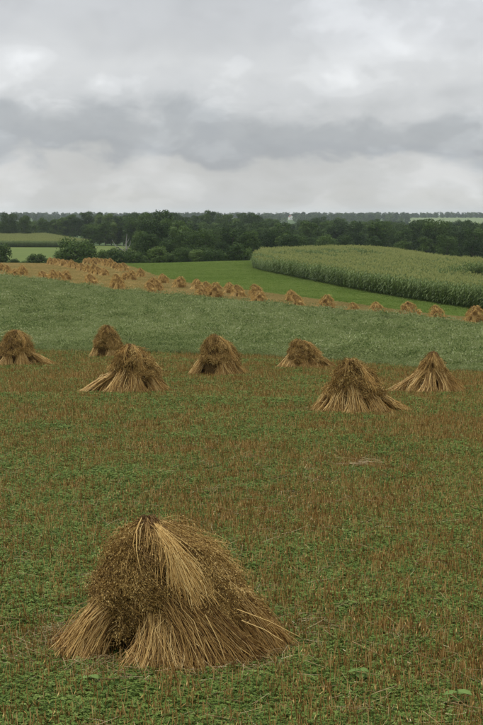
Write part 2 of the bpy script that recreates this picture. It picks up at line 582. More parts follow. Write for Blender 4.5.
def proto_stubble(seed, n=9, rad=0.06, h=0.20):
    g = Geo()
    q = np.random.default_rng(seed)
    b = np.stack([q.normal(0, rad, n), q.normal(0, rad * .4, n), np.full(n, -0.01)], -1)
    top = b + np.stack([q.normal(0, .022, n), q.normal(0, .022, n), q.uniform(.45, 1.1, n) * h], -1)
    tubes(g, np.stack([b, (b + top) / 2 + q.normal(0, .003, (n, 3)), top], 1), q.uniform(.0022, .0036, n), np.clip(q.normal(.52, .28, n), 0, 1), 0, tip=.85)
    # leaf sheaths that curl off the cut stems
    m = 3
    c = top[:m] * .75 + b[:m] * .25
    d = unit(q.normal(0, 1, (m, 3)) + np.array([0, 0, -.6]))
    blades(g, c + d * .03, d, unit(np.cross(d, rand_unit(q, m))), .05, .0055, q.uniform(.3, .95, m), 0)
    return g.build('stubble_tuft', [M['stubble']], link=False)


def proto_litter(seed, n=4):
    g = Geo()
    q = np.random.default_rng(seed)
    a = q.uniform(0, 6.28, n)
    L = q.uniform(.06, .28, n)
    c = np.stack([q.normal(0, .12, n), q.normal(0, .12, n), q.uniform(.03, .13, n)], -1)
    d = np.stack([np.cos(a), np.sin(a), q.normal(0, .25, n)], -1) * L[:, None]
    tubes(g, np.stack([c - d / 2, c + q.normal(0, .008, (n, 3)), c + d / 2], 1), q.uniform(.0018, .003, n), q.random(n), 0)
    return g.build('loose_straw', [M['litter']], link=False)


def proto_crop(seed, n=46, rad=0.22, h=0.5, mat='crop', L=(.06, .13), W=.034, lean=.9):
    g = Geo()
    q = np.random.default_rng(seed)
    zz = q.uniform(.1, 1, n) ** .7 * h
    c = np.stack([q.normal(0, rad * .6, n), q.normal(0, rad * .6, n), zz], -1)
    d = unit(np.stack([q.normal(0, lean, n), q.normal(0, lean, n), np.full(n, .75)], -1))
    ll = q.uniform(L[0], L[1], n)
    blades(g, c, d, unit(np.cross(d, rand_unit(q, n))), ll, W * q.uniform(.6, 1.3, n), np.clip(q.normal(.45, .2, n) + .25 * (q.random(n) < .06), 0, 1), 0)
    m = 7
    b = np.stack([q.normal(0, rad * .5, m), q.normal(0, rad * .5, m), np.zeros(m)], -1)
    tp = b + np.stack([q.normal(0, .06, m), q.normal(0, .06, m), q.uniform(.6, 1., m) * h], -1)
    tubes(g, np.stack([b, (b + tp) / 2, tp], 1), .003, q.uniform(.1, .5, m), 0)
    return g.build('crop_tuft', [M[mat]], link=False)


def foreground_plants():
    # clover under-sown in the stubble: thick where the noise is high
    far1 = lambda p: bnd(B1, p) - .25
    P_ = (-140, 620)
    cl = proto_collection('clover_kinds', [proto_clover(s) for s in range(6)])
    px, r, X, Y = sample(560000, *P_, const(9.0), far1, lambda r: np.clip((17.0 / r) ** 1.15, 0.18, 1) * .74)
    nz = .6 * vnoise(X * .45, Y * .45, 1) + .4 * vnoise(X * 1.9, Y * 1.9, 2)
    k = R.random(len(X)) < np.clip((nz + .7) * .70, .55, 1)
    X, Y, r, nz = X[k], Y[k], r[k], nz[k]
    n = len(X)
    s = R.uniform(.75, 1.25, n) * (.75 + .5 * nz) * np.clip((r / 20) ** .35, 1, 1.5)
    scatter('clover', 'low green clover growing through the stubble', np.stack([X, Y, height(X, Y)], -1), R.uniform(0, 6.28, n), s, R.integers(0, 6, n), cl)
    # cut stems in drilled rows 0.17 m apart that run across the slope
    st = proto_collection('stubble_kinds', [proto_stubble(s) for s in range(20, 26)])
    px, r, X, Y = sample(420000, *P_, const(9.0), far1, lambda r: np.clip((19.0 / r) ** .8, 0.3, 1) * .275)
    ang = .30
    v = -X * sin(ang) + Y * cos(ang)
    w = X * cos(ang) + Y * sin(ang)
    v = np.round(v / .17) * .17 + R.normal(0, .018, len(v))
    X, Y = w * cos(ang) - v * sin(ang), w * sin(ang) + v * cos(ang)
    nz = .55 * vnoise(X * .35 + 9, Y * .35, 4) + .45 * vnoise(X * 1.6, Y * 1.6, 5)
    k = R.random(len(X)) < np.clip((nz + .8) * .62, .55, 1)
    X, Y, r = X[k], Y[k], r[k]
    n = len(X)
    scatter('stubble', 'reddish brown cut oat stubble standing in the field', np.stack([X, Y, height(X, Y)], -1), ang + R.normal(0, .2, n),
            R.uniform(.7, 1.2, n) * np.clip((r / 25) ** .3, 1, 1.4), R.integers(0, 6, n), st, np.stack([R.normal(0, .10, n), R.normal(0, .10, n)], -1))
    lt = proto_collection('litter_kinds', [proto_litter(s) for s in range(40, 46)])
    px, r, X, Y = sample(42000, *P_, const(9.0), far1, lambda r: np.clip((16.0 / r) ** 1.2, 0.1, 1) * .5)
    # straw spilled round the feet of the shocks
    for cx, cy, m, rd in ((167, 651, 420, 1.0), (14, 368, 120, 1.0), (107, 359.5, 90, .8), (133, 395, 140, 1.05), (218, 378, 120, .95), (303, 371, 100, .9), (355, 415, 150, 1.0), (433, 395, 120, .95)):
        x0, y0, _ = ground_at(cx, cy, 10, 75)
        a, q_ = R.uniform(0, 2 * pi, m), rd * R.uniform(.75, 1.0, m) + np.abs(R.normal(0, .28, m))
        X, Y = np.concatenate([X, x0 + np.cos(a) * q_]), np.concatenate([Y, y0 + np.sin(a) * q_])
    n = len(X)
    scatter('loose_straw', 'pale loose straw bits lying among clover', np.stack([X, Y, height(X, Y)], -1), R.uniform(0, 6.28, n), R.uniform(.7, 1.3, n), R.integers(0, 6, n), lt)


def strip_plants():
    cr = proto_collection('crop_kinds', [proto_crop(s) for s in range(60, 66)])
    px, r, X, Y = sample(300000, -140, 620, lambda p: bnd(B1, p), lambda p: bnd(B2, p), lambda r: np.clip((75. / r) ** .8, .3, 1) * .95)
    edge = bnd(B1, px) + .9 * (vnoise(X * .9, Y * .2, 31) - .35) + .5 * (vnoise(X * 3, Y * .5, 32) - .5)
    k = r > edge
    px, r, X, Y, edge = px[k], r[k], X[k], Y[k], edge[k]
    n = len(X)
    s = R.uniform(.6, 1.2, n) * np.clip(.5 + (r - edge) / 7, .5, 1) * (.7 + .6 * vnoise(X * .35, Y * .35, 8)) * np.where(R.random(n) < .03, 1.45, 1.0) * np.clip((r / 80) ** .4, 1, 1.5)
    scatter('green_crop', 'grey green leafy crop filling the contour strip', np.stack([X, Y, height(X, Y)], -1), R.uniform(0, 6.28, n), s, R.integers(0, 6, n), cr)
    gr = proto_collection('meadow_kinds', [proto_crop(s, 26, .3, .16, 'meadow_grass', (.08, .16), .05, .6) for s in range(70, 74)])
    px, r, X, Y = sample(150000, -60, 560, lambda p: bnd(B3, p), lambda p: np.maximum(bnd(B3, p) + 5, 400.))
    n = len(X)
    scatter('meadow_grass', 'short bright green grass of the mown meadow', np.stack([X, Y, height(X, Y) - .02], -1), R.uniform(0, 6.28, n), R.uniform(.7, 1.3, n), R.integers(0, 4, n), gr)
    tg = proto_collection('tan_kinds', [proto_crop(s, 26, .25, .2, 'tan_grass', (.10, .2), .03, .35) for s in range(80, 84)])
    px, r, X, Y = sample(110000, -100, 600, lambda p: bnd(B2, p), lambda p: bnd(B3, p))
    n = len(X)
    scatter('tan_stubble', 'tan stubble covering the far harvested strip', np.stack([X, Y, height(X, Y) - .02], -1), R.uniform(0, 6.28, n), R.uniform(.7, 1.3, n), R.integers(0, 4, n), tg)


foreground_plants()
strip_plants()


# ------------------------------------------------------------------ corn
def proto_corn(seed, h=2.7):
    g = Geo()
    q = np.random.default_rng(seed)
    top = np.array([q.normal(0, .08), q.normal(0, .08), h])
    st = np.stack([np.zeros(3), top * .5 + q.normal(0, .02, 3), top])[None]
    tubes(g, st, .018, .25, 0)
    n = 12
    a0 = q.uniform(0, 6.28)
    for i in range(n):
        z = h * (.12 + .78 * i / n)
        a = a0 + (i % 2) * pi + q.normal(0, .45)
        L = (.95 - .35 * abs(i / n - .45)) * q.uniform(.8, 1.1)
        d = np.array([cos(a), sin(a), 0])
        s = np.array([-sin(a), cos(a), 0])
        b = top * (z / h)
        P = [b, b + d * L * .35 + [0, 0, L * .38], b + d * L * .72 + [0, 0, L * .36], b + d * L + [0, 0, L * q.uniform(-.1, .18)]]
        w = [.03, .055, .045, .004]
        V = []
        for p, ww in zip(P, w):
            V += [p + s * ww, p - s * ww]
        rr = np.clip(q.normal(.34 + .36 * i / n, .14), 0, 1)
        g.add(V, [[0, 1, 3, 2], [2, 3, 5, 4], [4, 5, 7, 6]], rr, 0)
    m = 7
    d = unit(np.stack([q.normal(0, .35, m), q.normal(0, .35, m), np.ones(m)], -1)) * .32
    tubes(g, np.stack([np.tile(top, (m, 1)), top + d * .6, top + d + [0, 0, -.04]], 1), .012, q.random(m), 1)
    return g.build('corn_plant', [M['corn_leaf'], M['tassel']], link=False)


EDGE = [(300, 276), (300, 276)]


def corn_field():
    kinds = proto_collection('corn_kinds', [proto_corn(s, h) for s, h in zip(range(90, 96), (2.6, 2.75, 2.5, 2.85, 2.7, 2.6))])
    ex, er = [253, 262, 300, 360, 420, 483, 560, 700], [292, 276, 236, 201, 181, 165, 150, 130]
    p = np.linspace(253, 700, 200)
    X, Y = polar(p, pchip(ex, np.array(er, float), p))
    E = np.stack([X, Y], -1)
    # carry the edge on behind the corner so that the rows run the whole length of the field
    t0 = unit(E[0] - E[3])
    E = np.concatenate([E[0] + t0 * np.linspace(130, 1, 120)[:, None], E])
    seg = np.linalg.norm(np.diff(E, axis=0), axis=1)
    arc = np.concatenate([[0], np.cumsum(seg)])
    pts = []
    for k in range(170):
        s = np.arange(0, arc[-1], .27) + R.uniform(0, .27)
        s = s + R.normal(0, .04, len(s))
        x, y = np.interp(s, arc, E[:, 0]), np.interp(s, arc, E[:, 1])
        tx, ty = np.interp(s + .8, arc, E[:, 0]) - np.interp(s - .8, arc, E[:, 0]), np.interp(s + .8, arc, E[:, 1]) - np.interp(s - .8, arc, E[:, 1])
        l = np.hypot(tx, ty) + 1e-9
        nx, ny = -ty / l, tx / l                     # to the right of the edge's run towards the viewer
        o = .9 * k + R.normal(0, .05, len(s))
        x2, y2 = x + nx * o, y + ny * o
        pts.append(np.stack([x2, y2, np.full(len(s), k)], -1))
    P = np.concatenate(pts)
    X, Y = P[:, 0], P[:, 1]
    r = np.hypot(X, Y)
    px = 241.5 + F * X / np.maximum(Y, 1)
    ok = (Y > 100) & (px < 640) & (r < 385) & (px > 250) & (r > 125)
    ok &= ~((r < 292) & (px < 253))
    ok &= px > 252 + np.maximum(r - 290, 0) * .16
    gap = (px > 438) & (r > 200 + (483 - px) * .10) & (r < 246 - np.clip((475 - px), 0, 40) * .8)
    ok &= ~gap                                        # a grassed waterway
    lane = (np.abs(r - 296 - (px - 280) * -.14) < 4.0) & (px < 372) & (px > 268)
    ok &= ~lane
    lane2 = (r > 290 - (px - 280) * .14) & (r < 325 - (px - 280) * .14) & (px < 372) & (px > 268) & (P[:, 2].astype(int) % 3 == 0)
    ok &= ~lane2
    X, Y = X[ok], Y[ok]
    n = len(X)
    s = R.uniform(.88, 1.08, n) * (.96 + .1 * vnoise(X * .1, Y * .1, 3))
    kk, pp, rr = P[ok, 2].astype(int), px[ok], r[ok]
    s = s * (1 + .05 * np.sin(kk * 2 * pi / 6)) * np.where(kk % 6 == 5, .74, 1.0)
    s = np.where((kk % 4 < 2) & (rr > 262) & (rr < 292) & (pp < 385), s * .78, s)     # stunted row ends
    scatter('corn_field', 'tall green tasselled corn field on the right rise', np.stack([X, Y, height(X, Y)], -1), R.uniform(0, 6.28, n), s, R.integers(0, 6, n), kinds)
    # far left corn field across the hollow
    pts = []
    for k in range(150):
        px = np.arange(-200, 90 - .30 * k, .62) + R.uniform(0, .6)
        px = px + R.normal(0, .08, len(px))
        edge = 690 + (86 - px) * .08 + 30 * np.clip((px - 70) / 16, 0, 1) ** 2
        pts.append(np.stack([px, edge + k * 1.35 + (k // 12) * 1.6 + R.normal(0, .1, len(px))], -1))
    P = np.concatenate(pts)
    X, Y = polar(P[:, 0], P[:, 1])
    n = len(X)
    scatter('far_corn_field', 'far corn field on the left below the wood', np.stack([X, Y, height(X, Y)], -1), R.uniform(0, 6.28, n), R.uniform(.95, 1.2, n), R.integers(0, 6, n), kinds)
    print('corn', n)


corn_field()


# ------------------------------------------------------------------ trees
ORD = ['leftmost', 'second', 'third', 'fourth', 'fifth', 'sixth', 'seventh', 'eighth', 'ninth', 'tenth', 'eleventh', 'twelfth', 'thirteenth', 'fourteenth',
       'fifteenth', 'sixteenth', 'seventeenth', 'eighteenth', 'nineteenth', 'twentieth']


def nth(i, what):
    """'leftmost bush in ...' or 'third bush from the left in ...'"""
    kind, rest = what.split('|')
    return ('leftmost ' + kind + rest) if i == 0 else (ORD[i] + ' ' + kind + ' from the left' + rest if i < len(ORD) else kind + ' farther right' + rest)


def limb_tubes(g, paths, radii, sides=5, mat=0, rnd=.5, tip=.35):
    for P, r in zip(paths, radii):
        tubes(g, np.asarray(P)[None], r, rnd, mat, sides, tip)


def tree_meshes(seed, h=16., w=10., leaf=.55, n=5200, mat='leaf_dark', low=.0, lobes=24):
    q = np.random.default_rng(seed)
    tg = Geo()
    paths = [[(0, 0, -1.0), (q.normal(0, .15), q.normal(0, .15), h * .25), (q.normal(0, .3), q.normal(0, .3), h * .5), (q.normal(0, .5), q.normal(0, .5), h * .85)]]
    rad = [h * .022]
    ct, cr = [], []
    for i in range(lobes):
        f = (i + q.random()) / lobes
        zc = h * (low + .06 + (.80 - low) * f)
        env = math.sqrt(max(.08, 1 - ((zc / h - .45) / .58) ** 2))
        a = i * 2.4 + q.normal(0, .5)
        d = w / 2 * env * q.uniform(.35, .68)
        c = np.array([cos(a) * d, sin(a) * d, zc])
        ct.append(c)
        cr.append(w * q.uniform(.17, .25))
        if i % 3 == 0:
            paths.append([(0, 0, zc * .55), c * [.5, .5, .8], c])
            rad.append(h * .008)
    limb_tubes(tg, paths, rad)
    ct, cr = np.array(ct), np.array(cr)
    g = Geo()
    p = cr ** 2 / (cr ** 2).sum()
    li = q.choice(lobes, n, p=p)
    d = rand_unit(q, n)
    d[:, 2] = np.where(d[:, 2] < -.35, -d[:, 2], d[:, 2])
    rr = cr[li] * (1 - .45 * q.random(n) ** 2.2) * (1 + .10 * q.normal(size=n))
    C = ct[li] + d * rr[:, None] * np.array([1, 1, .85])
    nr = unit(d + q.normal(0, .45, (n, 3)))
    dd = unit(np.cross(nr, rand_unit(q, n)))
    ss = np.cross(nr, dd)
    L = leaf * q.uniform(.6, 1.5, n)
    blades(g, C, dd, ss, L, L * q.uniform(.55, .95, n), np.clip(q.normal(.45, .2, n) + .12 * q.normal(size=lobes)[li], 0, 1), 0)
    return tg.mesh('trunk', M['bark'], True), g.mesh('crown', M[mat])


def shrub_meshes(seed, h=5., w=7., leaf=.34, n=3600, mat='leaf_mid'):
    return tree_meshes(seed, h, w, leaf, n, mat, low=-.06, lobes=22)


def plant(name, meshes, px, r, s, label, cat, group, sz=1.0):
    X, Y = polar(px, r)
    X, Y = float(X), float(Y)
    e = empty(name, (X, Y, float(height(X, Y)) - .1), random.uniform(0, 6.28), s)
    e.scale = (s, s, s * sz)
    for nm, me in zip(('trunk', 'crown'), meshes):
        o = bpy.data.objects.new(nm, me)
        COL.objects.link(o)
        o.parent = e
    tag(e, label, cat, group)
    return e


def woods():
    random.seed(5)
    q = np.random.default_rng(11)
    kinds = [tree_meshes(100, 17, 12, mat='leaf_dark'), tree_meshes(101, 16, 10, mat='leaf_mid'), tree_meshes(102, 18, 11, mat='leaf_dark'),
             tree_meshes(103, 15, 12, mat='leaf_mid'), tree_meshes(104, 16, 9, mat='leaf_light'), tree_meshes(105, 17, 13, mat='leaf_dark'),
             tree_meshes(106, 18, 10, mat='leaf_mid'), tree_meshes(107, 14, 10, mat='leaf_light')]
    sh = [shrub_meshes(200, 4.6, 8.2, mat='leaf_mid'), shrub_meshes(201, 4.5, 6, mat='leaf_light'), shrub_meshes(202, 6, 7, mat='leaf_mid')]
    # --- the trees and bushes one can name
    named = [
        ('shrub', sh[0], 76, 398, 1.36, 'large round dark bush behind the row of far left shocks', 'bush', 1.05),
        ('shrub', sh[2], 86, 402, .95, 'smaller bush touching the right side of the large round bush', 'bush', 1.0),
        ('shrub', sh[0], 65, 403, .9, 'lower bush leaning on the left side of the large round bush', 'bush', .9),
        ('shrub', sh[1], 37, 402, .95, 'low spreading bush left of the large round bush', 'bush', .75),
        ('shrub', sh[2], 1, 400, 1.0, 'dark bush cut by the left edge of the picture', 'bush', 1.05),
        ('shrub', sh[0], 15, 404, .5, 'tiny bush near the left edge beyond the shocks', 'bush', .8),
        ('shrub', sh[2], 50, 408, .62, 'low bush in the gap left of the large round bush', 'bush', .6),
        ('shrub', sh[1], 27, 409, .60, 'very low bush between the tiny and spreading bushes at left', 'bush', .55),
        ('shrub', sh[1], 106, 415, 1.0, 'low loose bush below the bare dead tree', 'bush', .95),
        ('shrub', sh[0], 121, 412, 1.0, 'rounded bush between dead tree and tall dark tree', 'bush', .95),
        ('tree', kinds[0], 156, 474, .80, 'tall dark rounded tree just right of the dead tree', 'tree', 1.0),
        ('shrub', sh[1], 158, 405, 1.05, 'pale green bush below the tall dark tree', 'bush', 1.05),
        ('tree', kinds[5], 203, 450, .72, 'broad dark tree at wood edge above the meadow crest', 'tree', 1.0),
        ('tree', kinds[2], 250, 446, .66, 'dark rounded tree at wood edge left of corn corner', 'tree', 1.0),
        ('tree', kinds[4], 283, 470, .72, 'lighter green tree rising behind the corn corner', 'tree', 1.0),
        ('tree', kinds[5], 434, 560, 1.05, 'tallest dark tree breaking the wood top at right', 'tree', 1.0),
    ]
    for nm, ms, px, r, s, lab, cat, sz in named:
        plant(nm, ms, px, r, s, lab, cat, 'bushes by the far fields' if cat == 'bush' else 'trees at the wood edge', sz)
    # --- bushes along the meadow crest
    for i, px in enumerate(np.arange(134, 262, 9.2)):
        if abs(px - 158) < 6:
            continue
        plant('shrub', sh[i % 3], px + q.normal(0, 2), q.uniform(400, 420), q.uniform(.7, 1.05), nth(i, 'bush|, in the dark hedge line along the meadow crest'), 'bush', 'bushes along the meadow crest', q.uniform(.8, 1.1))
    # --- the wood: trees in staggered ranks
    near_lab = 'broadleaf tree in the front ranks of the dense dark wood, behind the meadow hedge'
    mid_lab = 'broadleaf tree in the middle ranks of the wood, crown only showing'
    ranks = [(436, 146, 262, 6.8, .58), (462, 140, 300, 7.2, .64), (490, 138, 330, 7.6, .70), (522, 136, 520, 8.2, .76), (560, 134, 520, 8.8, .82), (605, 134, 520, 9.6, .88), (655, 136, 520, 10.5, .94)]
    k = 0
    for r0, a, b, sp, hs in ranks:
        step = sp / r0 * F
        px = a + q.uniform(0, step)
        while px < b:
            rr = r0 + q.normal(0, 7)
            m = kinds[q.choice(8, p=[.2, .16, .17, .13, .07, .14, .09, .04])]
            near = r0 < 500
            plant('tree', m, px, rr, hs * q.uniform(.82, 1.14), near_lab if near else mid_lab, 'tree', 'front trees of the wood' if near else 'middle trees of the wood', q.uniform(.88, 1.1))
            px += step * q.uniform(.75, 1.25)
            k += 1
    # the screen between far corn and wood
    for i, px in enumerate(np.arange(88, 136, 6.0)):
        plant('tree', kinds[(i * 3) % 8], px, 752 + q.normal(0, 8), q.uniform(.62, .85), nth(i, 'tree|, in the screen behind the dead tree'), 'tree', 'trees behind the dead tree', q.uniform(.85, 1.0))
        k += 1
    # the screen of trees behind the far left corn field
    px = -20.
    kt = 0
    while px < 150:
        plant('tree', kinds[q.integers(0, 8)], px, q.uniform(925, 960), q.uniform(.58, .80), nth(kt, 'tree|, in the line behind the far left corn field'), 'tree', 'trees behind the far corn', q.uniform(.85, 1.1))
        px += q.uniform(7, 13)
        k += 1
        kt += 1
    print('trees', k)
    # --- the rest of the wood and the far ridges: masses nobody could count
    coll = bpy.data.collections.new('wood_kinds')
    for ms in kinds:
        coll.objects.link(bpy.data.objects.new('wood_crown', ms[1]))
    pts = []
    for r0 in (690, 740, 800, 860, 930, 990, 1050, 1110):
        sp = 9 + (r0 - 690) * .008
        step = sp / r0 * F
        px = np.arange(-260, 740, step) + q.normal(0, step * .25, len(np.arange(-260, 740, step)))
        if r0 < 960:
            px = px[(px > 126 + np.clip(r0 - 690, 0, 40) * .2 - np.clip(r0 - 860, 0, 100) * 3)]
        pts.append(np.stack([px, r0 + q.normal(0, 14, len(px))], -1))
    P = np.concatenate(pts)
    X, Y = polar(P[:, 0], P[:, 1])
    n = len(X)
    sz = q.uniform(.76, 1.0, n) * np.where((np.abs(P[:, 0] - 290.5) < 9) & (P[:, 1] > 700), .72, 1.0)
    scatter('wood_mass', 'dark continuous wood covering the middle hill', np.stack([X, Y, height(X, Y) - .5], -1), q.uniform(0, 6.28, n), sz, q.integers(0, 8, n), coll)
    low = bpy.data.collections.new('far_wood_kinds')
    for s in range(4):
        ms = tree_meshes(300 + s, 14, 13, 1.3, 520, ('leaf_dark', 'leaf_mid')[s % 2], 0., 12)
        low.objects.link(bpy.data.objects.new('far_crown', ms[1]))
    P = []
    for r0, cov, sd in ((1500, .55, 1), (1800, .5, 2), (2150, .5, 3), (2600, .5, 4), (2900, .5, 5), (3200, .45, 6), (3600, .62, 7), (3900, .6, 9), (4300, .7, 8)):
        for j in range(3):
            step = 13 / r0 * F
            px = np.arange(-300, 800, step)
            px = px + q.normal(0, step * .3, len(px))
            v = .65 * vnoise(px * .035 + j * .2, np.full(len(px), r0 * .01), sd) + .35 * vnoise(px * .15, np.full(len(px), j * 1.), sd + 20)
            bare = (px > 408) & (px < 482) & (r0 > 2500) & (r0 < 3800)
            bare |= (np.abs(px - 290.5) < 3.5) & (r0 > 1400) & (r0 < 3230)      # the opening round the farmhouse
            px = px[(v > 1 - cov - .08) & ~bare]
            P.append(np.stack([px, r0 + j * 35 + q.normal(0, 20, len(px))], -1))
    P = np.concatenate(P)
    X, Y = polar(P[:, 0], P[:, 1])
    n = len(X)
    scatter('far_woods', 'bluish strips of far woodland along the horizon', np.stack([X, Y, height(X, Y) - .5], -1), q.uniform(0, 6.28, n), q.uniform(.6, 1.15, n), q.integers(0, 4, n), low)
    field_sheet('pale_far_field', 'pale green far field on the right horizon', M['pale_field'], 405, 500, const(2700.), const(3700.), 30, 20, 1.0)


woods()


def dead_tree():
    X, Y = polar(127, 452.)
    X, Y = float(X), float(Y)
    e = empty('dead_tree', (X, Y, float(height(X, Y)) - .2))
    tag(e, 'bare whitish dead tree with forked limbs before the dark wood', 'tree')
    g = Geo()
    tubes(g, np.array([[(0, 0, 0), (.1, 0, 3.2), (-.2, .1, 6), (.1, 0, 9.0)]]), .42, .5, 0, 7, .12)
    g.build('trunk', M['dead_wood'], e, True)
    limbs = [[(0, 0, 3.6), (-1.6, .2, 4.4), (-3.3, .3, 5.4), (-4.4, .3, 7.2)], [(-.1, 0, 4.2), (-1.2, -.3, 5.4), (-1.9, -.3, 6.2)], [(.05, 0, 4.4), (.9, .3, 5.6), (1.2, .4, 7.0)],
             [(-.2, 0, 6.0), (.5, .2, 7.0), (.8, .2, 8.0)], [(-1.6, .2, 4.4), (-2.6, -.3, 4.4), (-3.4, -.5, 4.9)]]
    for P, rd in zip(limbs, (.24, .13, .15, .10, .10)):
        g = Geo()
        tubes(g, np.array([P]), rd, .5, 0, 6, .25)
        g.build('branch', M['dead_wood'], e, True)


def farmhouse():
    X, Y = polar(290.5, 3240.)
    X, Y = float(X), float(Y)
    e = empty('farmhouse', (X, Y, float(height(X, Y))), radians(20))
    tag(e, 'tiny white farmhouse with red roof among far trees', 'house')
    wall, t, b = mat_new('white_paint', .7, .3)
    b.inputs['Base Color'].default_value = (.78, .77, .74, 1)
    roof, t, b = mat_new('red_roof', .8, .2)
    b.inputs['Base Color'].default_value = (.22, .11, .09, 1)
    glass, t, b = mat_new('window_glass', .1, .5)
    b.inputs['Base Color'].default_value = (.03, .035, .04, 1)
    w, d, h, rh = 3.6, 4.6, 6.4, 2.8
    g = Geo()
    g.add([(-w, -d, -1), (w, -d, -1), (w, d, -1), (-w, d, -1), (-w, -d, h), (w, -d, h), (w, d, h), (-w, d, h)],
          [[0, 1, 5, 4], [1, 2, 6, 5], [2, 3, 7, 6], [3, 0, 4, 7]], .5)
    g.add([(-w, -d, h), (w, -d, h), (0, -d, h + rh), (-w, d, h), (w, d, h), (0, d, h + rh)], [[0, 1, 2], [4, 3, 5]], .5)
    g.build('wall', wall, e)
    g = Geo()
    for s in (-1, 1):
        a, b2 = np.array([s * (w + .5), -d - .4, h - .3]), np.array([0, -d - .4, h + rh + .15])
        o = np.array([0, 2 * d + .8, 0])
        u = np.array([0, 0, .25])
        V = [a, b2, b2 + o, a + o, a + u, b2 + u, b2 + o + u, a + o + u]
        g.add(V, [[0, 1, 2, 3], [4, 7, 6, 5], [0, 4, 5, 1], [1, 5, 6, 2], [2, 6, 7, 3], [3, 7, 4, 0]], .5)
    g.build('roof', roof, e)
    for x in (-1.6, 1.6):
        g = Geo()
        g.add([(x - .5, -d - .05, 1.6), (x + .5, -d - .05, 1.6), (x + .5, -d - .05, 3.2), (x - .5, -d - .05, 3.2)], [[0, 1, 2, 3]], .5)
        g.build('window', glass, e)


dead_tree()
farmhouse()


# ------------------------------------------------------------------ grain shocks
def sheaf(e, q, base, top, n, ra=.36, rb=.2, waist=.12, wz=.45, rtop=.2, rad=.0035, mat='straw', bright=.5, name='sheaf', heads=0, hs=1.0, splay=1.0):
    """a bound bundle of straw: splayed cut ends on the ground, tied waist, heads under the cap"""
    base, top = np.array(base, float), np.array(top, float)
    g = Geo()
    rd = unit(np.array([base[0], base[1], 0.0]))
    tn = np.array([-rd[1], rd[0], 0])
    a, s = q.uniform(0, 2 * pi, n), np.sqrt(q.uniform(.05, 1, n))
    da, db = np.cos(a) * s, np.sin(a) * s
    p0 = base + tn * (da * ra * splay)[:, None] + rd * (db * rb)[:, None] * splay
    p0 += q.normal(0, .035, p0.shape) * [1, 1, 0]
    p0[:, 2] += q.uniform(-.02, .13, n) + .05 * (1 - db) * rb
    p3 = top + tn * (da * rtop)[:, None] + rd * (db * rtop * .7)[:, None]
    p3[:, 2] += q.normal(0, .05, n)
    wp = base + (top - base) * wz + np.array([0, 0, .06])
    p1 = wp + tn * (da * waist)[:, None] + rd * (db * waist)[:, None] + q.normal(0, .012, (n, 3))
    t = np.linspace(0, 1, 5)[:, None, None]
    # two-piece smooth curve through foot, tie and head
    c = 2 * p1 - .5 * (p0 + p3)
    P = ((1 - t) ** 2 * p0 + 2 * t * (1 - t) * c + t * t * p3).transpose(1, 0, 2)
    P += q.normal(0, .4, (n, 1, 3)) * np.array([.05, .05, .0]) * np.linspace(1, .2, 5)[None, :, None] + q.normal(0, .012, P.shape)
    kink = (q.random(n) < .22)[:, None] * q.normal(0, .045, (n, 3))
    P[:, 2] += kink
    P[:, 1] += kink * .5
    rr = np.clip(q.normal(bright, .28, n), 0, 1)
    tubes(g, P, rad * q.uniform(.75, 1.25, n), rr, 0, 3, .8)
    # loose leaf blades in the bundle
    m = n // 3
    i = q.integers(0, n, m)
    f = q.uniform(.1, .9, m)
    c = p0[i] * (1 - f)[:, None] + p1[i] * f[:, None] + q.normal(0, .02, (m, 3))
    d = unit((p1 - p0)[i] + q.normal(0, .22, (m, 3)))
    blades(g, c, d, unit(np.cross(d, rand_unit(q, m))), q.uniform(.1, .28, m), rad * 2.6, np.clip(rr[i] + .1, 0, 1), 0)
    o = g.build(name, [M[mat]], e)
    # twine-like band of twisted straw
    return o


def dome_point(th, s, D):
    """surface of the capped top: th round the shock, s from ridge 0 to hem 1"""
    S = [0, .10, .25, .5, .8, 1.0, 1.35]
    r = np.interp(s, S, D.get('prof', [.03, .14, .36, .54, .65, .71, .74])) * D['w']
    z = np.interp(s, S, [1.0, .955, .80, .57, .39, .27, .03]) * D['h']
    sd = D.get('seed', 1)
    c, sn = np.cos(th), np.sin(th)
    lump = vnoise(c * 2.2 + s * 2.5 + 40, sn * 2.2 + s * 1.1 + 40, sd) - .5
    lump = lump + .45 * (vnoise(c * 5.5 + s * 5 + 70, sn * 5.5 - s * 4 + 70, sd + 3) - .5)
    r = r * (1 + D.get('lump', .26) * lump * np.clip(s * 4, 0, 1))
    x = c * r * D.get('ex', 1.0)
    y = sn * r * D.get('ey', 1.0)
    x = x + D.get('px', 0) * (1 - s)
    rgt = np.clip(c, 0, 1)
    x = x + rgt * D.get('ridge', 0) * np.clip(s * 4, 0, 1)
    z = z - D.get('drop', 0) * rgt * np.clip(1 - s, 0, 1) * .5
    return np.stack([x, y, z], -1)


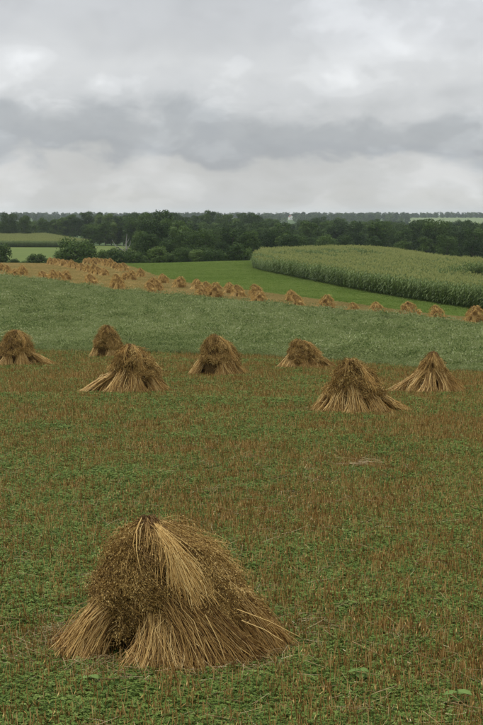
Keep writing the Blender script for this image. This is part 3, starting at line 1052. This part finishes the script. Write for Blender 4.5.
def cap(e, q, D, th0, th1, n, ns, rad, sp, name='cap_sheaf', bright=.45, s0=(0.0, .72), mats=('straw', 'oat_heads'), wide=.36):
    """a sheaf spread over the top as a rain cap: straws down the slope, drooping oat heads over them"""
    g = Geo()
    nc = max(14, int(n / 34))
    cth, ca = q.uniform(th0, th1, nc), q.uniform(s0[0], s0[1], nc) ** .9
    cd, cl_, ct, cb = q.normal(0, .30, nc), q.uniform(.14, .30, nc), q.uniform(.02, .15, nc) * D.get('shag', 1.0), q.normal(0, .11, nc)
    ci = q.integers(0, nc, n)
    loose = q.random(n) < .40
    th = np.where(loose, q.uniform(th0, th1, n), cth[ci] + q.normal(0, .06, n))
    a = np.where(loose, q.uniform(s0[0], s0[1], n) ** .9, np.clip(ca[ci] + q.normal(0, .02, n), 0, 1))
    ln = np.where(loose, q.uniform(.10, .24, n), cl_[ci] * q.uniform(.7, 1.15, n))
    K = 4
    P = np.zeros((n, K, 3))
    lift = q.uniform(.0, .035, n) + .07 * (q.random(n) < .04)
    tip = np.where(loose, 0, ct[ci] * q.uniform(.3, 1.0, n))
    dth = np.where(loose, q.normal(0, .32, n), cd[ci] + q.normal(0, .16, n))
    hem = .80 + .55 * (vnoise(np.cos(th) * 2.6 + 9, np.sin(th) * 2.6 + 9, 5) - .5) + q.normal(0, .05, n)
    low = [.42 * np.exp(-(np.remainder(th - t0 + pi, 2 * pi) - pi) ** 2 / wd ** 2) for t0, wd in D.get('low', [])]
    hem = hem + sum(low)
    if len(low):
        a = a * np.clip(hem / .95, 1, 1.5)
    for k in range(K):
        f = k / (K - 1)
        p = dome_point(th + dth * f, np.clip(a + ln * f, 0, hem + .1), D)
        out = unit(p * [1, 1, 0] + [0, 0, .3])
        P[:, k] = p + out * (lift * (.6 + .8 * f) + tip * f * (1.4 - .4 * f) + .008)[:, None]
    P += q.normal(0, .012, P.shape)
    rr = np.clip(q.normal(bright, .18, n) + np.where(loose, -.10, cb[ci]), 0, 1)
    m = n // 2
    tubes(g, P[:m], rad * q.uniform(.7, 1.1, m), rr[:m], 0, 3, .6)
    o = g.build(name, [M[mats[0]]], e)
    g2 = Geo()
    # spikelets hang from every stalk
    i = np.repeat(np.arange(n), ns)
    f = q.uniform(.1, 1.0, len(i)) * (K - 1)
    k = np.clip(f.astype(int), 0, K - 2)
    w = (f - k)[:, None]
    c = P[i, k] * (1 - w) + P[i, k + 1] * w
    d = unit(unit(P[i, k + 1] - P[i, k]) + q.normal(0, .42, (len(i), 3)) + np.array([0, 0, -.4]))
    c = c + q.normal(0, .010 + sp * .45, c.shape)
    L = sp * q.uniform(.7, 1.35, len(i))
    blades(g2, c, d, unit(np.cross(d, rand_unit(q, len(i)))), L, L * wide, np.clip(q.normal(0, .22, len(i)) + rr[i], 0, 1), 0)
    g2.build('grain_heads', [M[mats[1]]], o)
    return o


def hang(e, q, D, th, dth, s0, s1, n, rad, name='hanging_straw', mat='pale_straw', bright=.55, lift=.07):
    """cut ends of the cap sheaf that fall down the slope as a pale fan"""
    g = Geo()
    f0 = q.normal(0, 1, n)
    K = 5
    P = np.zeros((n, K, 3))
    end = s1 + q.normal(0, .10, n)
    st = s0 + q.uniform(-.03, .1, n)
    for k in range(K):
        t = k / (K - 1)
        p = dome_point(th + dth * f0 * (.35 + .65 * t), st + (end - st) * t, D)
        out = unit(p * [1, 1, 0] + [0, 0, .3])
        P[:, k] = p + out * (lift + q.uniform(-.02, .02, n) * 1.0 + .03 * sin(pi * t))[:, None]
    P += q.normal(0, .011, P.shape)
    tubes(g, P, rad * q.uniform(.7, 1.2, n), np.clip(q.normal(bright, .22, n), 0, 1), 0, 3, .9)
    return g.build(name, [M[mat]], e)


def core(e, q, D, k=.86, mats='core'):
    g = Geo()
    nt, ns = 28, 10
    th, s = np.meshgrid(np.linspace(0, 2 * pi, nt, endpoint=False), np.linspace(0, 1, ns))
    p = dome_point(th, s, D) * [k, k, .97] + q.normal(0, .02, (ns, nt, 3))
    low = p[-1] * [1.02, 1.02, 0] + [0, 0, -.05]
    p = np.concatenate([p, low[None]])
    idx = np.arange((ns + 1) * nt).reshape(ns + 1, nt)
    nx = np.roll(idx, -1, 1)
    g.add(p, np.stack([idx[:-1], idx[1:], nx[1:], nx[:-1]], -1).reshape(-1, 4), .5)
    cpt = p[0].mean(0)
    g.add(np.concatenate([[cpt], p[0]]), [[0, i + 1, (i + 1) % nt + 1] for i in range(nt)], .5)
    return g.build('shaded_core', [M[mats]], e, True)  # added dark filler that shows through the gaps as shade


def knot(e, q, D, n, rad, mats='straw', bright=.12, h=.06, w=.12):
    """dark tangled tuft where the cap sheaves cross on the peak"""
    g = Geo()
    c = dome_point(np.zeros(n), np.zeros(n), D) * [0, 0, 1] + [D.get('px', 0), 0, 0]
    d = rand_unit(q, n) * [1, 1, .45] * w
    d[:, 2] -= .03
    P = np.stack([c + q.normal(0, .03, (n, 3)), c + d * .5 + [0, 0, h], c + d + [0, 0, .01], c + d * 1.4 + [0, 0, -.13]], 1)
    P += q.normal(0, .012, P.shape)
    tubes(g, P, rad, np.clip(q.normal(bright, .12, n), 0, 1), 0, 3, .5)
    return g.build('top_knot', [M[mats]], e)


def near_shock():
    q = np.random.default_rng(21)
    X, Y, Z = ground_at(167, 651, 10, 20)
    e = empty('grain_shock', (X, Y, Z))
    tag(e, 'large nearest oat shock with pale straw fan hanging from its cap', 'shock', 'oat shocks in the stubble field')
    D = dict(w=.87, h=1.16, px=-.18, ridge=.15, drop=.02, ex=1.0, ey=1.0, seed=4, lump=.20, low=[(radians(-122), .34)])
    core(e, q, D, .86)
    r = .0031
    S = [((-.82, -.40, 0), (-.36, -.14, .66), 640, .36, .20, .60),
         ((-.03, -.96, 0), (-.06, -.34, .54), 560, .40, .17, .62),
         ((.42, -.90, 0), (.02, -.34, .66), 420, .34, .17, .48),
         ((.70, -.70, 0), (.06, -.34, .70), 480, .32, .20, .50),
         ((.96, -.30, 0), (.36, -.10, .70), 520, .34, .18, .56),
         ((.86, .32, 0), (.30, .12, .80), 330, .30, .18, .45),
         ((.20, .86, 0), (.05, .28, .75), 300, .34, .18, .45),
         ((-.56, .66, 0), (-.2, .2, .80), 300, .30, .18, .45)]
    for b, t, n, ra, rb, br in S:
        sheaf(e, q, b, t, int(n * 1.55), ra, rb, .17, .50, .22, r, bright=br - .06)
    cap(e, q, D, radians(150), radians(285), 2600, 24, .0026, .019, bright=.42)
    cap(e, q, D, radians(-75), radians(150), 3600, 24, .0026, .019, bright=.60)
    hang(e, q, D, radians(-66), .15, .13, .62, 220, .0038, bright=.62, lift=.10)
    hang(e, q, D, radians(-70), .45, .02, .34, 110, .0032, 'cap_straw', 'straw', .42, .05)
    # stray straws over the dark left face
    for k in range(3):
        hang(e, q, D, radians(-96 - 5 * k), .01, .05, .42 + .05 * k, 1, .0048, 'stray_straw', bright=.8, lift=.11)
    knot(e, q, D, 260, .0042, bright=.08, w=.15, h=.075)
    # long loose straws that stick out at the feet
    L = [[(.62, -.5, .52), (.9, -.6, .44), (1.16, -.7, .33)], [(.66, -.5, .42), (.86, -.58, .36), (1.02, -.66, .28)], [(.35, -.78, .55), (.47, -.86, .33), (.55, -.98, .12)],
         [(-.9, -.5, .02), (-1.15, -.62, .06), (-1.3, -.7, .03)], [(.9, -.75, .05), (1.1, -.85, .05), (1.25, -.95, .02)]]
    for P in L:
        g = Geo()
        tubes(g, np.array([P]), .0045, q.uniform(.6, 1), 0)
        g.build('stray_straw', [M['pale_straw']], e)


near_shock()


def mid_shock(px, py, s, seed, label, w=.94, h=1.15, dx=0., ridge=.1, drop=.06, heads=1.0, fan=None, ex=1.0, tail=None, feet=.82, rz=0., hole=None, kb=.15, tall=1.0):
    q = np.random.default_rng(seed)
    X, Y, Z = ground_at(px, py, 25, 70)
    e = empty('grain_shock', (X, Y, Z), rz, s)
    e.scale = (s, s, s * tall)
    tag(e, label, 'shock', 'oat shocks in the stubble field')
    D = dict(w=w, h=h, px=dx, ridge=ridge, drop=drop, ex=ex, ey=1.0, seed=seed, lump=.42)
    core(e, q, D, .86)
    n = 8
    a0 = q.uniform(0, .5)
    for k in range(n):
        a = a0 + k * 2 * pi / n + q.normal(0, .08)
        if hole is not None and abs(math.remainder(a - hole, 2 * pi)) < .36:
            continue
        f = feet * q.uniform(.92, 1.1)
        sheaf(e, q, (cos(a) * f * ex, sin(a) * f, 0), (cos(a) * .28 + dx * .7, sin(a) * .28, .66 * h / 1.15), 260, .40, .18, .17, .47, .2, .0062, bright=q.uniform(.50, .68))
    if tail:
        a, ln = tail
        sheaf(e, q, (cos(a) * ln, sin(a) * ln, 0), (cos(a) * .30, sin(a) * .3, .62), 200, .22, .2, .13, .5, .2, .0062, bright=.55)
    m = int(900 * heads)
    c = q.uniform(1.2, 1.9)
    cap(e, q, D, pi * .5 + c - 1.5, pi * 1.5 + c - 1.5, m, 14, .005, .032, bright=.50)
    cap(e, q, D, -pi * .5 + c - 1.5, pi * .5 + c - 1.5, m, 14, .005, .032, bright=.58)
    if heads < .6:
        hang(e, q, D, -pi / 2, 1.2, .05, .8, 420, .0062, 'cap_straw', 'straw', .5, .03)
    for th, dt, b in (fan or []):
        hang(e, q, D, th, dt, .10, b, 60, .0065, bright=.4)
    knot(e, q, D, 90, .007, bright=kb, w=.16, h=.05)
    return e


RAD = radians
mid_shock(14, 368, 1.06, 31, 'wide shock cut by the left edge, long straw tail to its right', dx=.05, w=.95, h=1.12, tail=(RAD(-14), 1.6), fan=[(RAD(-50), .12, .7)], feet=.85, tall=1.25)
mid_shock(107, 359.5, .95, 32, 'rounded dark capped shock at the green strip, behind another on the left', w=.86, h=1.12, dx=0, ridge=.05, feet=.66, hole=RAD(-95), kb=.05, tall=1.35)
mid_shock(133, 395, 1.08, 33, 'broad flared shock in front of the dark capped one on the left', w=.92, h=1.13, dx=-.06, ridge=.14, tail=(RAD(197), 1.35), fan=[(RAD(-66), .10, .5), (RAD(-125), .25, .36)], feet=.86, tall=1.2)
mid_shock(218, 378, 1.0, 34, 'round headed shock with pointed peak in the middle of the row', w=.84, h=1.16, dx=-.10, ridge=.12, drop=.12, fan=[(RAD(-35), .14, .7)], feet=.88, hole=RAD(-125), tall=1.28)
mid_shock(303, 371, .98, 35, 'squat domed shock with small sheaf at its right, beside the green strip', w=.84, h=1.02, dx=-.14, ridge=.2, drop=.1, fan=[(RAD(-30), .2, .6)], tail=(RAD(-5), 1.22), feet=.78, kb=.05, tall=1.15)
mid_shock(355, 415, 1.02, 36, 'tall peaked brown shock with wide splayed feet right of centre', w=.88, h=1.26, dx=-.12, ridge=.14, drop=.12, fan=[(RAD(-52), .10, .55)], tail=(RAD(-10), 1.3), feet=.86, kb=.10, tall=1.1)
mid_shock(433, 395, 1.0, 37, 'steep conical straw shock at the right end of the nearer row', w=.68, h=1.12, dx=.02, ridge=.02, drop=.02, heads=.3, tail=(RAD(190), 1.2), feet=.84, tall=1.1)


# far shocks: four kinds, each copied with its parts
def far_kind(seed, w, h, hole, wid=1.0):
    q = np.random.default_rng(seed)
    parts = []
    D = dict(w=w, h=h, px=q.normal(0, .12), ridge=.1, drop=.06, ex=wid, ey=1.0, seed=seed, lump=.5)
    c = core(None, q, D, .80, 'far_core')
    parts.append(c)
    for k in range(7):
        a = k * 2 * pi / 7 + q.normal(0, .1)
        if abs(math.remainder(a - hole, 2 * pi)) < .42:
            continue
        f = .72
        parts.append(sheaf(None, q, (cos(a) * f * wid, sin(a) * f, 0), (cos(a) * .26, sin(a) * .26, .68), 60, .36, .16, .16, .47, .2, .017, 'far_straw', q.uniform(.42, .6)))
    cp = cap(None, q, D, 0, 2 * pi, 420, 3, .014, .075, bright=.46, mats=('far_straw', 'far_straw'))
    parts.append(cp)
    parts.append(knot(None, q, D, 26, .018, 'far_straw', .12, w=.15, h=.03))
    return parts


FAR_SHOCKS = [
    # px, base row, kind, size, label
    (2, 271.5, 0, 1.0, 'far shock at the left edge of the harvested strip'),
    (7, 273.5, 1, .9, 'far shock second from the left edge on the harvested strip'),
    (14, 279, 2, 1.0, 'left shock of the touching far pair near the left edge'),
    (22.5, 276, 0, 1.05, 'right shock of the touching far pair near the left edge'),
    (43.5, 279, 3, .9, 'small far shock left of the low heap of three'),
    (53, 282, 1, 1.05, 'leftmost shock of the low heap of three on far strip'),
    (59, 281.5, 0, .95, 'middle shock of the low heap of three on far strip'),
    (65.5, 281, 2, 1.05, 'rightmost shock of the low heap of three on far strip'),
    (91.5, 287, 3, 1.15, 'lone wide far shock on the harvested strip below the long row'),
    (117.5, 290.5, 1, 1.2, 'lone tall far shock below the shocks of the second row'),
    (126, 281, 0, .95, 'far shock above and right of the lone tall one'),
    (131.5, 281, 2, .95, 'far shock touching its left neighbour above the lone tall one'),
    (141, 278, 1, .95, 'far shock nearest the left end of the meadow edge'),
    (153, 289, 2, 1.0, 'rear shock of the clump of four left of centre'),
    (163.5, 284.5, 0, 1.0, 'upper right shock of the clump of four left of centre'),
    (150.5, 295, 3, .95, 'front left shock of the clump of four left of centre'),
    (157.5, 295, 1, 1.0, 'front right shock of the clump of four left of centre'),
    (179, 289, 2, 1.05, 'single far shock at the meadow edge between two clumps'),
    (197, 291, 0, 1.0, 'back left shock of the central clump at the meadow edge'),
    (206, 294, 3, 1.0, 'back right shock of the central clump at the meadow edge'),
    (201, 301, 1, 1.0, 'front left shock of the central clump, dark hollow side'),
    (214.5, 301, 2, 1.15, 'front right shock of the central clump'),
    (230, 295, 0, 1.0, 'left shock of the leaning pair right of the central clump'),
    (238, 298, 3, 1.0, 'right shock of the leaning pair right of the central clump'),
    (257, 299, 1, 1.1, 'rear shock of the stacked looking pair below the corn corner'),
    (259, 307, 2, 1.05, 'front shock of the stacked looking pair below the corn corner'),
    (292, 303, 0, .95, 'upper shock of the pair under the left part of the corn'),
    (296.5, 307.5, 3, .95, 'lower shock of the pair under the left part of the corn'),
    (326.5, 313, 2, 1.05, 'far shock with dark arched hollow, sixth from the right edge'),
    (354, 317, 1, .85, 'smallest far shock under the corn, fifth from the right edge'),
    (377, 317, 0, 1.0, 'far shock under the corn, fourth from the right edge'),
    (410, 320, 3, 1.15, 'wide far shock under the corn, third from the right edge'),
    (437.5, 323, 1, 1.0, 'far shock under the corn, second from the right edge'),
    (476, 326, 2, 1.05, 'far shock cut by the right edge of the picture'),
]
ROW1 = [(51, 265.5), (55, 265.5), (59.5, 266), (63.5, 266.5), (68, 267.5), (72, 268.5), (76.5, 269.5), (82, 271.5), (88, 273), (94.5, 274.5), (99, 275.5), (104.5, 276.5)]
ROW2 = [(86, 264.5), (90, 264.5), (94, 265), (98, 265), (102, 265.5), (106.5, 266.5), (110.5, 267.5), (115, 269), (119.5, 270.5), (124, 272)]


def far_shocks():
    random.seed(3)
    kinds = [far_kind(51, .92, 1.2, RAD(-95)), far_kind(52, .84, 1.28, RAD(-130)), far_kind(53, .92, 1.22, RAD(-80)), far_kind(54, .88, 1.12, RAD(90), 1.12)]
    used = [False] * 4
    items = [(a, b, k, s, lab, 'far shocks on the harvested strip') for a, b, k, s, lab in FAR_SHOCKS]
    items += [(a, b, random.randrange(4), random.uniform(.95, 1.2), nth(i, 'tiny shock|, in the long far row below the round bush'), 'shocks of the long far row') for i, (a, b) in enumerate(ROW1)]
    items += [(a, b, random.randrange(4), random.uniform(.95, 1.2), nth(i, 'tiny shock|, in the upper far row right of the round bush'), 'shocks of the upper far row') for i, (a, b) in enumerate(ROW2)]
    for px, py, k, s, lab, grp in items:
        lo, hi = float(bnd(B2, px)) + 1.5, float(bnd(B3, px)) + 3
        X, Y, Z = ground_at(px, py, lo, hi)
        e = empty('grain_shock', (X, Y, Z), random.uniform(-.5, .5), s * 1.14)
        e.scale.z *= random.uniform(1.05, 1.25)
        e.rotation_euler = (random.gauss(0, .05), random.gauss(0, .07), e.rotation_euler.z)
        tag(e, lab, 'shock', grp)
        for p in kinds[k]:
            if used[k]:
                c = p.copy()
                COL.objects.link(c)
            else:
                c = p
            c.parent = e
            for ch in [x for x in p.children if x.name.startswith('grain_heads')][:1]:
                if used[k]:
                    d = ch.copy()
                    COL.objects.link(d)
                    d.parent = c
        used[k] = True


far_shocks()


# ------------------------------------------------------------------ small things in the stubble
def weed(px, py, label, s, seed):
    q = np.random.default_rng(seed)
    X, Y, Z = ground_at(px, py, 10, 20)
    e = empty('broadleaf_weed', (X, Y, Z), 0, s)
    tag(e, label, 'weed', 'broadleaf weeds')
    g = Geo()
    tubes(g, np.array([[(0, 0, -.02), (.005, 0, .08), (0, .01, .17)]]), .004, .3, 0)
    g.build('stem', [M['weed']], e)
    for k in range(6):
        a = k * 2.4 + q.normal(0, .2)
        L = q.uniform(.06, .10)
        z = .10 + .012 * k
        d, sd = np.array([cos(a), sin(a), .15]), np.array([-sin(a), cos(a), 0])
        st = [0, .3, .65, 1.0]
        wd = [.006, .030, .030, .002]
        V = []
        for f, w in zip(st, wd):
            c = np.array([0, 0, z]) + d * L * f + np.array([0, 0, -.03 * f * f])
            V += [c - sd * w + [0, 0, .006], c, c + sd * w + [0, 0, .006]]
        g = Geo()
        fs = []
        for i in range(3):
            b = i * 3
            fs += [[b, b + 1, b + 4, b + 3], [b + 1, b + 2, b + 5, b + 4]]
        g.add(V, fs, q.uniform(.2, 1), 0)
        g.build('leaf', [M['weed']], e, True)


weed(363, 691, 'broadleaf weed with a pale round leaf right of the large shock', 1.15, 1)
weed(463, 717, 'bigger broadleaf weed at the bottom right corner', 1.3, 2)
weed(87, 697, 'broadleaf weed below the left foot of the large shock', 1.1, 3)


def straw_wisp():
    q = np.random.default_rng(77)
    X, Y, Z = ground_at(366, 472, 20, 40)
    n = 30
    g = Geo()
    a = q.normal(0.1, .45, n)
    c = np.stack([q.normal(0, .22, n), q.normal(0, .08, n), q.uniform(.12, .24, n)], -1)
    d = np.stack([np.cos(a), np.sin(a), q.normal(0, .12, n)], -1) * q.uniform(.15, .5, n)[:, None]
    tubes(g, np.stack([c - d / 2, c + q.normal(0, .02, (n, 3)), c + d / 2], 1), .004, q.random(n), 0)
    o = g.build('straw_wisp', [M['litter']])
    o.location = (X, Y, Z)
    tag(o, 'flattened wisp of pale straw lying alone in mid stubble', 'straw')


straw_wisp()


# ------------------------------------------------------------------ haze
def haze():
    g = Geo()
    x, y0, y1, z0, z1 = 9700, -9700, 9700, CAMZ - 29.5, CAMZ + 22
    V = [(-x, y0, z0), (x, y0, z0), (x, y1, z0), (-x, y1, z0), (-x, y0, z1), (x, y0, z1), (x, y1, z1), (-x, y1, z1)]
    g.add(V, [[3, 2, 1, 0], [4, 5, 6, 7], [0, 1, 5, 4], [1, 2, 6, 5], [2, 3, 7, 6], [3, 0, 4, 7]], .5)
    m = bpy.data.materials.new('haze')
    m.use_nodes = True
    t = m.node_tree
    t.nodes.clear()
    out = N(t, 'ShaderNodeOutputMaterial')
    v = N(t, 'ShaderNodeVolumePrincipled')
    v.inputs['Color'].default_value = (.83, .895, 1.0, 1)
    v.inputs['Density'].default_value = 0.00005
    v.inputs['Anisotropy'].default_value = 0.2
    t.links.new(v.outputs[0], out.inputs['Volume'])
    o = g.build('haze', m)
    tag(o, 'thin pale haze over the far hills', kind='stuff')


haze()
